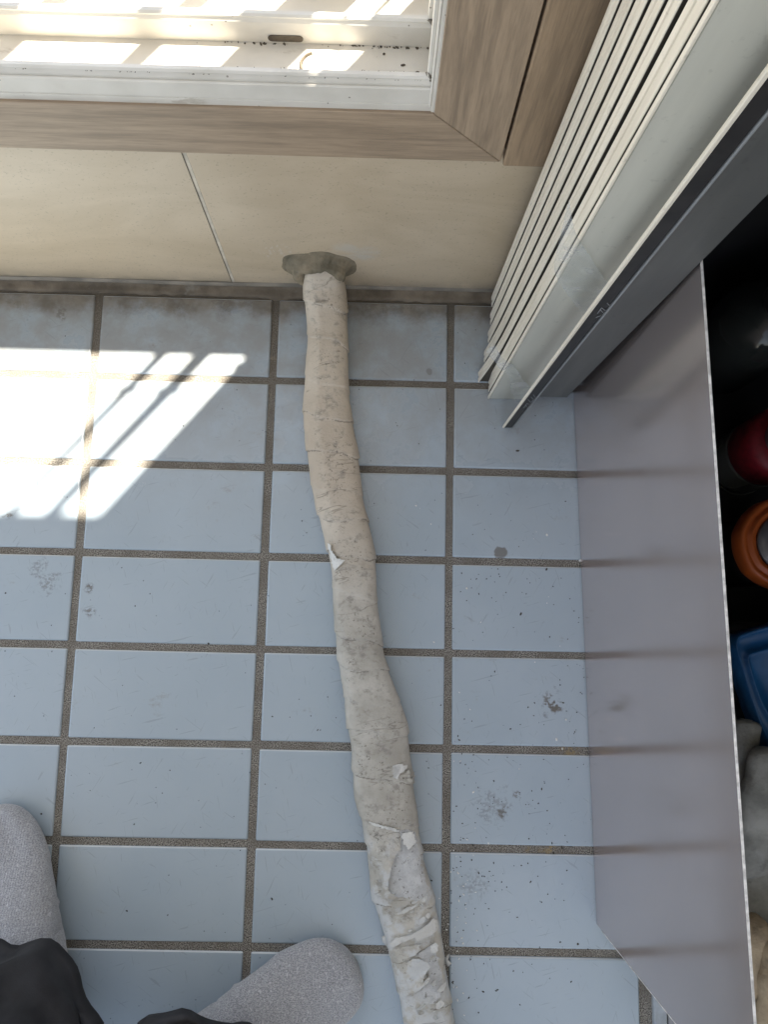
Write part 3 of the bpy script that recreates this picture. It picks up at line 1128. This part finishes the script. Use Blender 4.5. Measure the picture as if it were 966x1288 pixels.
def slab(name, xa, ka, xb, kb, y0, y1, z0, z1, mat):
    b = [(xa + ka * z0, y0 + LY * z0, z0), (xb + kb * z0, y0 + LY * z0, z0), (xb + kb * z0, y1 + LY * z0, z0), (xa + ka * z0, y1 + LY * z0, z0)]
    t = [(xa + ka * z1, y0 + LY * z1, z1), (xb + kb * z1, y0 + LY * z1, z1), (xb + kb * z1, y1 + LY * z1, z1), (xa + ka * z1, y1 + LY * z1, z1)]
    return hexa(name, b, t, mat, st, .0004)


slab("edge_strip", .0418, .0128, .0436, .0128, yq0 - .0004, yq1, .0, ZT, M['board'])
slab("front_panel", .0440, .0128, .0843, .029, yq0, yq1, .0, ZT, M['front'])
slab("grey_panel", .0849, .029, .1262, .031, yq0 - .0012, yq1, .017, ZT, M['grey'])
# the long edging bar in front
bx, bk = .0577, .0386


def bseg(name, x0, x1, w0, w1, y0, y1, mat, bw=.0005):
    def P(x, y, z, k):
        return (bx + bk * z + x * (1 + .35 * z / .55), -.0480 + .012 * z + y, z)
    b = [P(x0, y0, .001, 0), P(x1, y0, .001, 0), P(x1, y1, .001, 0), P(x0, y1, .001, 0)]
    t = [P(x0, y0, ZT - .03, 1), P(x1, y0, ZT - .03, 1), P(x1, y1, ZT - .03, 1), P(x0, y1, ZT - .03, 1)]
    return hexa(name, b, t, mat, st, bw)


bseg("bar_edge", .0003, .0027, 0, 0, -.0008, .0022, M['board'], .0007)
bseg("bar_core", .0029, .0108, 0, 0, 0, .0040, M['film'])
bseg("bar_flange", .0110, .0123, 0, 0, -.0010, .0040, M['filmedge'])


def ribbon(name, quads, mat, th=.0003, parent=st):
    bm = bmesh.new()
    rows_ = [[bm.verts.new(p) for p in row] for row in quads]
    for a, b in zip(rows_, rows_[1:]):
        for k in range(len(a) - 1):
            bm.faces.new((a[k], a[k + 1], b[k + 1], b[k]))
    o = tomesh(name, bm, mat, None, True)
    if parent:
        rel(o, parent)
    return o


def onfront(u, v, dy=0.0):
    """the point of the front panel's plane seen at (u, v)"""
    n = Vector((0, 1, -LY))
    r = ray(u, v)
    t = (-.0150 - dy - n.dot(CAM)) / n.dot(r)
    return CAM + r * t


def rib2(name, La, Lb, n, mat, dy=.0006, wav=.0006):
    q = []
    for i in range(n + 1):
        t = i / n
        a = cr(La, t * (len(La) - 1))
        b = cr(Lb, t * (len(Lb) - 1))
        row = []
        for k in range(7):
            f = k / 6
            p = onfront(a[0] + (b[0] - a[0]) * f, a[1] + (b[1] - a[1]) * f, dy)
            p.y -= wav * (1 + noise.noise(p * 60))
            row.append(p)
        q.append(row)
    return ribbon(name, q, mat)


rib2("clear_tape", [(697, 330), (700, 347), (716, 372), (734, 396)], [(716, 250), (724, 290), (745, 325), (765, 356)], 24, M['clear'])
rib2("clear_tape", [(630, 462), (640, 470), (643, 490), (655, 512)], [(645, 455), (655, 470), (668, 485), (680, 492)], 18, M['clear'], .002, .002)
rib2("clear_tape", [(612, 440), (622, 452), (632, 464)], [(622, 430), (632, 446), (645, 457)], 10, M['clear'], .001, .002)
# tape over the bar with its worn pale marks
def onbar(u, v, dy=.0006):
    n = Vector((0, 1, -.012))
    r = ray(u, v)
    t = (-.0480 - dy - n.dot(CAM)) / n.dot(r)
    return CAM + r * t


def strokes(name, lines, w=.0005):
    bm = bmesh.new()
    for ln in lines:
        for a, b in zip(ln, ln[1:]):
            p, q = onbar(*a), onbar(*b)
            d = (q - p).normalized()
            nrm = Vector((0, -1, .012)).normalized()
            sd = d.cross(nrm) * w / 2
            vs = [p + sd, q + sd, q - sd, p - sd]
            lo_ = [bm.verts.new(x) for x in vs]
            up_ = [bm.verts.new(x + nrm * .0003) for x in vs]
            bm.faces.new(up_)
            for i in range(4):
                bm.faces.new((lo_[i], lo_[(i + 1) % 4], up_[(i + 1) % 4], up_[i]))
    return rel(tomesh(name, bm, M['ink']), st)


strokes("worn_lettering", [[(659, 513), (663, 507), (668, 510)], [(661, 509), (665, 514)], [(664, 502), (668, 506), (671, 503)], [(668, 499), (673, 504)], [(671, 496), (675, 502)]])
strokes("worn_lettering", [[(752, 394), (757, 387), (763, 391)], [(755, 389), (760, 394)], [(764, 381), (768, 385)], [(756, 397), (750, 399)]], .0005)

# ------------------------------------------------------------------ low cabinet
cab = thing("low_cabinet", "low storage cabinet with a glossy grey side panel and black inside", "cabinet", (.3, -.23, 0))
A0 = Vector((.1351, .100, 0))
A1 = Vector((.1533, -.5640, 0))
dn = (A1 - A0).normalized()
nn = Vector((-dn.y, dn.x, 0))
if nn.x < 0:
    nn = -nn
HP = .3560
th = .0012


def cabp(t, z, off):
    p = A0.lerp(A1, t) + nn * off
    return (p.x, p.y, z)


def sidep(name, z0, z1, off0, off1, mat):
    bot = [cabp(0, z0, off0), cabp(1, z0, off0), cabp(1, z0, off1), cabp(0, z0, off1)]
    tp = [cabp(0, z1, off0), cabp(1, z1, off0), cabp(1, z1, off1), cabp(0, z1, off1)]
    return hexa(name, bot, tp, mat, cab)


sidep("side_panel", .0012, HP, 0, th, M['sheet'])
sidep("panel_edge", HP + .0002, HP + .0010, -.0001, th + .0002, M['sheet_edge'])
b = [cabp(1.0004, .02, -.0001), cabp(1.0014, .02, -.0001), cabp(1.0014, .02, th + .0002), cabp(1.0004, .02, th + .0002)]
t_ = [(x, y, HP) for x, y, z in b]
hexa("panel_edge", b, t_, M['sheet_edge'], cab)
box("bottom_board", (.158, -.552, .004), (.62, .100, .016), M['dark'], cab)
box("back_board", (.62, -.552, .004), (.632, .100, .80), M['dark'], cab)
box("end_board", (.1385, .1001, .0), (.632, .1085, .80), M['dark'], cab)
box("unseen_shade_board", (.200, -.30, .362), (.6195, .0995, .374), M['dark'], cab)  # added out of view so the contents stay dark


# contents
def put(name, label, cat, loc):
    return thing(name, label, cat, loc)


b1 = put("bottle", "dark smoky bottle with a black cap standing furthest back in the cabinet", "bottle", (.296, .034, .016))
c = (.296, .034, .0162)
lathe("glass_body", [(.040, 0), (.0435, .004), (.0435, .105), (.040, .120), (.028, .136), (.016, .146), (.015, .162), (.012, .162)], c, M['blackglass'], b1)
lathe("cap", [(.0175, .158), (.0180, .160), (.0180, .182), (.016, .185), (.010, .185), (.009, .182)], c, M['capblack'], b1, 32, lambda a: .03 * math.cos(18 * a))
lathe("neck_ring", [(.0165, .150), (.0215, .151), (.0215, .155), (.0165, .156)], c, M['capblack'], b1)

b2 = put("bottle", "dusty glass bottle with a red collar and grey lid in the middle of the cabinet", "bottle", (.312, -.086, .016))
c = (.312, -.086, .0162)
lathe("glass_body", [(.028, 0), (.033, .004), (.0345, .012), (.0335, .018), (.0345, .050), (.0335, .056), (.020, .060)], c, M['clearglass'], b2, 44)
lathe("collar", [(.033, .0565), (.0350, .058), (.0350, .098), (.032, .106), (.020, .108)], c, M['red'], b2, 44)
lathe("lid", [(.021, .1082), (.0220, .110), (.0220, .128), (.019, .131), (.012, .131), (.010, .128)], c, M['silver'], b2, 44)
for k, zz in enumerate((.003, .052)):
    lathe("glass_bead", [(.0345, zz), (.0358, zz + .0012), (.0345, zz + .0024)], c, M['clearglass'], b2, 44, lambda a: .012 * math.sin(60 * a), cap=False)

jr = put("jar", "orange ribbed jar lid in front of the red collared bottle", "jar", (.307, -.184, .016))
c = (.306, -.186, .0162)
lathe("jar_body", [(.030, 0), (.036, .004), (.037, .080), (.034, .088)], c, M['capblack'], jr)
pr = [(.0425, .0865), (.0435, .090), (.0435, .104), (.0420, .108), (.0385, .1095), (.0370, .1065), (.0350, .1065), (.0335, .110), (.0305, .110), (.0290, .1060), (.0275, .1060)]
lathe("screw_lid", pr, c, M['orange'], jr, 96, lambda a: .018 * max(0, math.sin(7 * a)) ** 2, cap=False)
lathe("lid_centre", [(.0274, .1062), (.0265, .1085), (.012, .1095), (.006, .1095)], c, M['silver'], jr)

bx_ = put("storage_box", "flat black lidded box under the blue scoop and the gloves", "box", (.33, -.42, .0162))
box("box_body", (.205, -.545, .0163), (.455, -.262, .086), M['capblack'], bx_, .004)
box("box_lid", (.202, -.5475, .0865), (.458, -.2595, .097), M['dark'], bx_, .003)

# blue scoop: a tray with raised rim, tipped up towards the camera side
sc_ = put("scoop", "blue plastic scoop with rounded corners lying right of the cabinet panel", "scoop", (.28, -.31, .12))
outl = [pz(u, v, .150) for u, v in ((926, 812), (929, 801), (938, 796), (970, 787), (1040, 775), (1060, 900), (1000, 960), (972, 938), (955, 905), (940, 860))]
cc = sum(outl, Vector((0, 0, 0))) / len(outl)
bm = bmesh.new()
lv = []
for f, dz in ((.93, -.030), (1.0, -.028), (1.0, 0), (.955, .0006), (.93, -.004), (.90, -.012), (.60, -.014), (.56, -.009), (.50, -.009), (.46, -.014)):
    ring = []
    n_ = len(outl)
    for i in range(n_ * 6):
        a = cr([tuple(p) for p in outl] + [tuple(outl[0])], i / 6)
        p = cc + (Vector(a) - cc) * f
        p.z += dz
        ring.append(bm.verts.new(p))
    lv.append(ring)
for a, b in zip(lv, lv[1:]):
    m_ = len(a)
    for k in range(m_):
        bm.faces.new((a[k], a[(k + 1) % m_], b[(k + 1) % m_], b[k]))
bm.faces.new(lv[0][::-1])
bm.faces.new(lv[-1])
rel(tomesh("tray", bm, M['blue'], None, True), sc_)
box("grip", (.330, -.345, .118), (.420, -.315, .132), M['blue'], sc_, .004)


def finger(pts, rad, flatn, seg=20, n=26, seed=0):
    """flattened tapering tube rounded at its tip, returned as rings"""
    secs = []
    for i in range(n + 1):
        t = i / n
        c_ = Vector(cr(pts, t * (len(pts) - 1)))
        c2 = Vector(cr(pts, min(len(pts) - 1, t * (len(pts) - 1) + .05)))
        c1 = Vector(cr(pts, max(0, t * (len(pts) - 1) - .05)))
        tan = (c2 - c1).normalized()
        side = tan.cross(Vector((0, 0, 1))).normalized()
        up = side.cross(tan)
        if up.z < 0:
            up = -up
        r = cr([(q,) for q in rad], t * (len(rad) - 1))[0]
        if t < .12:
            r *= max(.12, math.sqrt(1 - (1 - t / .12) ** 2))
        secs.append((c_, side * r, up * r * flatn, 2.3))
    return secs


def glove(label, fingers, mat, loc, palm=None):
    g0 = thing("glove", label, "glove", loc)
    for k, (pts, rad) in enumerate(fingers):
        def fo(p, si, t, c_, k=k):
            d = (p - c_)
            return c_ + d * (1 + .26 * noise.noise(p * 48 + Vector((k, 0, 0))) + .07 * noise.noise(p * 150))
        loft("glove_finger" if k < len(fingers) - 1 else "glove_palm", finger(pts, rad, .62 if k < len(fingers) - 1 else .42), mat, g0, 28, fo)
    return g0


def P3(u, v, z):
    return tuple(pz(u, v, z))


glove("grey leather work glove with its fingers pointing up the cabinet", [
    ([P3(944, 905, .160), P3(938, 930, .156), P3(934, 960, .146), P3(938, 1000, .130)], (.011, .012, .013, .014)),
    ([P3(970, 940, .175), P3(960, 985, .165), P3(950, 1040, .150), P3(945, 1090, .130)], (.0150, .0165, .018, .020)),
    ([P3(990, 950, .165), P3(992, 1000, .155), P3(985, 1060, .140)], (.015, .017, .018)),
    ([P3(940, 960, .130), P3(950, 1030, .125), P3(955, 1110, .110), P3(960, 1180, .100)], (.022, .034, .036, .030)),
], M['leather'], (.27, -.43, .1))
glove("tan leather work glove nearest the front of the cabinet", [
    ([P3(968, 1165, .150), P3(950, 1185, .150), P3(945, 1225, .140), P3(952, 1270, .125)], (.016, .019, .020, .020)),
    ([P3(990, 1180, .160), P3(982, 1230, .155), P3(975, 1290, .140)], (.016, .019, .020)),
    ([P3(955, 1225, .125), P3(962, 1290, .118), P3(968, 1350, .105)], (.026, .036, .034)),
], M['tan'], (.27, -.55, .1))

# ------------------------------------------------------------------ the person
per = thing("person", "person in grey socks and black trousers standing on the tiles", "person", (-.34, -.70, 0))


def foot(tip, ax, mat, flip, seed):
    """sock from the toe over the instep up the ankle"""
    ax = Vector((ax[0], ax[1], 0)).normalized()           # from the toe back to the heel
    sd = Vector((-ax.y, ax.x, 0))
    tip = Vector((tip[0], tip[1], 0))
    Z = Vector((0, 0, 1))
    secs = []
    # (distance back, half width, height, side shift)
    T = [(.000, .006, .018, 0), (.0018, .018, .022, 0), (.006, .027, .026, 0), (.013, .0345, .029, .001), (.024, .040, .031, .002), (.040, .0445, .034, .002), (.060, .0475, .040, .001), (.085, .0475, .049, -.001), (.110, .0465, .059, -.002), (.132, .0445, .070, -.002), (.150, .0420, .082, 0)]
    for d, w, h, s_ in T:
        secs.append((tip + ax * d + sd * s_ * flip + Z * (h / 2 + .0015), sd * w, Z * h / 2, 2.35))
    an = tip + ax * .190
    for k, (up_, w, l) in enumerate(((.062, .037, .066), (.085, .0365, .058), (.110, .036, .046), (.140, .038, .044), (.20, .044, .048), (.28, .05, .053))):
        tl = min(1, (k + 1) / 4) * math.pi / 2
        u = (Z * math.sin(tl) + ax * math.cos(tl))       # direction of travel
        b = (ax * math.sin(tl) * -1 + Z * math.cos(tl))
        secs.append((an + Z * up_ + ax * (.010 if k == 0 else 0), sd * w, b * l, 2.1))

    def fo(p, si, t, c_):
        q = 1 + .025 * noise.noise(p * 40 + Vector((seed, 0, 0)))
        r = c_ + (p - c_) * q
        # soft ridges where the toes push the knit out
        if si < 6 and math.sin(t) > 0:
            r.z += .0016 * math.sin(math.cos(t) * 9 + .6) * math.sin(t)
        if si in (8, 9, 10, 11):
            r += (p - c_).normalized() * .0018 * math.sin(si * 2.6 + math.sin(t) * 3)
        r.z = max(r.z, .0006)
        return r
    return secs, fo


def smooth_secs(secs, m=5):
    out = []
    flat = [tuple(s[0]) + tuple(s[1]) + tuple(s[2]) + (s[3],) for s in secs]
    for i in range((len(flat) - 1) * m + 1):
        q = cr(flat, i / m)
        out.append((q[0:3], q[3:6], q[6:9], q[9]))
    return out


for tip, ax, fl_, sd_ in (((-.468, -.4620), (.095, -.220), 1, 3), ((-.0895, -.6020), (-.867, -.498), -1, 8)):
    secs, fo = foot(tip, ax, M['sock'], fl_, sd_)
    n0 = len(secs)
    loft("sock", smooth_secs(secs), M['sock'], per, 56, lambda p, si, t, c_, fo=fo: fo(p, si / 5, t, c_))

hips = Vector((-.34, -.93, .80))


def leg_secs(h0, knee, hip, r0, r1, r2):
    path = [tuple(h0) + (r0,), tuple(Vector(h0).lerp(Vector(knee), .45)) + ((r0 + r1) / 2,), tuple(knee) + (r1,), tuple(Vector(knee).lerp(Vector(hip), .5)) + ((r1 + r2) / 2,), tuple(hip) + (r2,)]
    out = []
    for i in range(61):
        x, y, z, r = cr(path, 4 * i / 60)
        out.append((Vector((x, y, z)), Vector((r, 0, 0)), Vector((0, r, 0)), 2.0))
    return out


def folds(seed):
    def f(p, si, t, c_):
        d = p - c_
        a = .16 * noise.noise(Vector((math.cos(t) * 1.6 + seed, math.sin(t) * 1.6, p.z * 9)))
        a += .06 * (1 - 4 * abs(noise.noise(Vector((math.cos(t) * 1.9 + 3, math.sin(t) * 1.9 + seed, p.z * 14)))))
        a += .10 * noise.noise(Vector((math.cos(t) * 3.2, math.sin(t) * 3.2 + seed, p.z * 26)))
        a += .035 * math.sin(p.z * 150 + 3 * math.sin(t + seed)) * max(0, 1 - p.z * 3)
        a += .10 * max(0, math.sin(2 * t + seed)) * max(0, 1 - si / 14)
        q = c_ + d * (1 + a)
        if si < 3:
            q.z += .010 * math.sin(2 * t + seed) + .006 * math.sin(5 * t)
        return q
    return f


loft("trouser_leg", leg_secs((-.402, -.654, .088), (-.43, -.75, .45), (-.42, -.95, .80), .088, .088, .095), M['cloth'], per, 72, folds(1.0), (False, True), .0016)
loft("trouser_leg", leg_secs((-.225, -.698, .090), (-.23, -.80, .45), (-.27, -.95, .80), .080, .088, .095), M['cloth'], per, 72, folds(4.0), (False, True), .0016)
loft("trouser_seat", [((-.345, -.96, .74), (.13, 0, 0), (0, .10, 0), 2.4), ((-.345, -.96, .80), (.165, 0, 0), (0, .118, 0), 2.4), ((-.345, -.96, .90), (.165, 0, 0), (0, .12, 0), 2.3), ((-.345, -.95, 1.0), (.15, 0, 0), (0, .105, 0), 2.2)], M['cloth'], per, 48, None)
